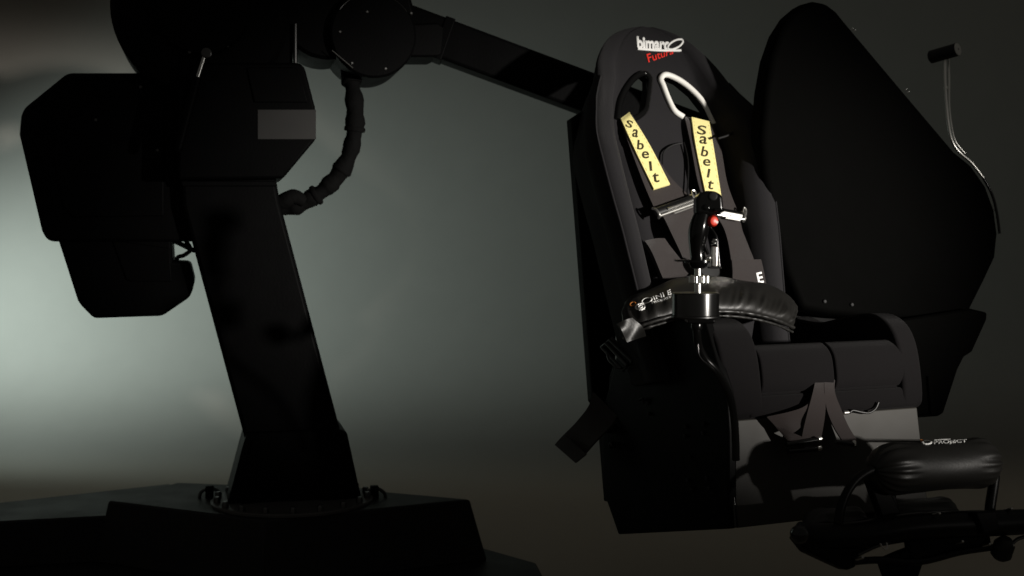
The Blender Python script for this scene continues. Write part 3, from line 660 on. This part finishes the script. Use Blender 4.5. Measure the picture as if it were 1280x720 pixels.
text_on('lettering', 'PROJECT', [(1168, 556), (1209, 553.6), (1208, 549), (1167, 550.6)], rc, 'print_white', r1, .008)
tube('lettering_line', [rc(x, y) for x, y in ((1168, 549.8), (1178, 549.2), (1188, 548.9))], .0008, 'print_white', r1, seg=6)
tube('roller_arm', [B(1096, 587), B(1086, 589), B(1070, 600), B(1058, 617), B(1050, 640), B(1047, 668)], .0095, 'tube_gloss', leg, seg=16)
tube('roller_arm', [B(1238, 578), B(1243, 592), B(1241, 612), B(1238, 632), B(1236, 655)], .0115, 'tube_gloss', leg, seg=16)
S('link_plate', [(1086, 600), (1102, 590), (1140, 668), (1112, 672)], -.255, .02, 'pod_paint', leg, .004)
S('link_plate', [(1106, 604), (1116, 600), (1126, 640), (1112, 645)], -.24, .02, 'pod_paint', leg, .004)
MT = [B(1000, 668, -.26), B(1030, 671, -.265), B(1080, 668, -.27), B(1130, 660, -.28), B(1180, 656, -.29), B(1240, 654, -.30), B(1330, 650, -.31)]
main_t = tube('main_tube', MT, lambda t: .026 + .003 * math.sin(t * 3), 'tube_gloss', leg, seg=28)
lathe('end_ball', B(1001, 667, -.29), (-.6, -.6, 0), [(0, .010), (.006, .0175), (.018, .019), (.028, .013), (.032, .004)], 'shell_gloss', leg, 24)
S('tube_clamp', [(1220, 640), (1246, 638), (1250, 664), (1230, 668)], -.335, .07, 'pod_paint', leg, .004)
S('gusset', [(996, 672), (1010, 690), (1040, 704), (1060, 713), (1070, 709), (1074, 694), (1094, 680), (1094, 664), (1010, 662)], -.28, .03, 'pod_paint', leg, .004)
S('gusset', [(1106, 700), (1118, 735), (1144, 735), (1156, 700), (1144, 684), (1128, 690)], -.28, .03, 'pod_paint', leg, .004)
S('gusset', [(1136, 670), (1160, 664), (1236, 660), (1240, 680), (1150, 704), (1140, 698)], -.285, .02, 'pod_paint', leg, .004)
tube('lower_tube', [B(1066, 702, -.28), B(1100, 700, -.285), B(1150, 702, -.29), B(1200, 690, -.29), B(1240, 684, -.29)], .0075, 'tube_gloss', leg, seg=14)
tube('brace_tube', [B(1072, 694, -.29), B(1098, 682, -.29), B(1124, 674, -.29)], .0035, 'shell_gloss', leg, seg=12)
lathe('foot_knob', B(1253, 688, -.30), (0, -.5, .86), [(-.02, .014), (-.012, .022), (.016, .022), (.03, .012)], 'black_rubber', leg, 24)
tube('strap_rod', [B(1262, 684, -.30), B(1272, 674, -.30), B(1292, 668, -.30)], .004, 'dark_steel', leg)
tube('hook', [B(x, y, -.315) for x, y in ((1100, 679), (1103, 684), (1107, 687), (1109, 683), (1108, 678))], .0016, 'steel', leg, seg=8)
for x, y in ((1078, 697), (1203, 677), (1174, 642), (1264, 636), (1237, 680), (1266, 682)):
    lathe('screw', B(x, y, -.322), (0, -1, .2), [(-.02, .003), (.002, .003), (.004, .001)], 'steel', leg, 12)
# carrier from the pod to the leg rest
box('carrier', (.26, -.27, -.045), (.30, .10, -.003), 'pod_paint', leg, .004)
box('carrier', (.40, -.27, -.045), (.45, .10, -.003), 'pod_paint', leg, .004)

# ------------------------------------------------------------------ loose strap and ladder buckle on the flank of the pod
loose = thing('loose_strap', 'loose brown-black webbing strap hanging off the pod side with folded end', 'strap', SEAT)
T = lambda px, py, x=-.03: on(px, py, SEAT, 0, x)
ribbon('webbing', [(T(742, 490, -.02), T(772, 520, -.02)), (T(737, 508, -.04), T(764, 532, -.035)), (T(722, 526, -.06), T(748, 550, -.06)), (T(706, 543, -.075), T(732, 567, -.07)), (T(695, 556, -.08), T(720, 578, -.075))], 'webbing', loose, th=.005, wave=.002)
ribbon('folded_end', [(T(707, 544, -.084), T(733, 568, -.08)), (T(695, 556.5, -.086), T(720, 578.5, -.082))], 'webbing', loose, th=.005)
buc = thing('ladder_buckle', 'small dark metal ladder buckle beside the lap cushion end', 'buckle', SEAT)
Bk = [T(x, y, -.035) for x, y in ((752, 434), (762, 425), (790, 452), (779, 463))]
tube('frame', [Bk[0], Bk[1], Bk[2], Bk[3], Bk[0]], .0042, 'dark_steel', buc, n=1, seg=10)
tube('cross_bar', [T(757, 429, -.04), T(784, 457, -.04)], .004, 'dark_steel', buc, seg=10)
tube('tongue', [T(759, 443, -.045), T(762, 451, -.05), T(771, 459, -.05), T(777, 460, -.045)], .0032, 'dark_steel', buc, seg=10)
ribbon('web', [(T(756, 430, -.03), T(784, 459, -.03)), (T(766, 421, -.015), T(794, 450, -.015))], 'webbing', buc, th=.005)
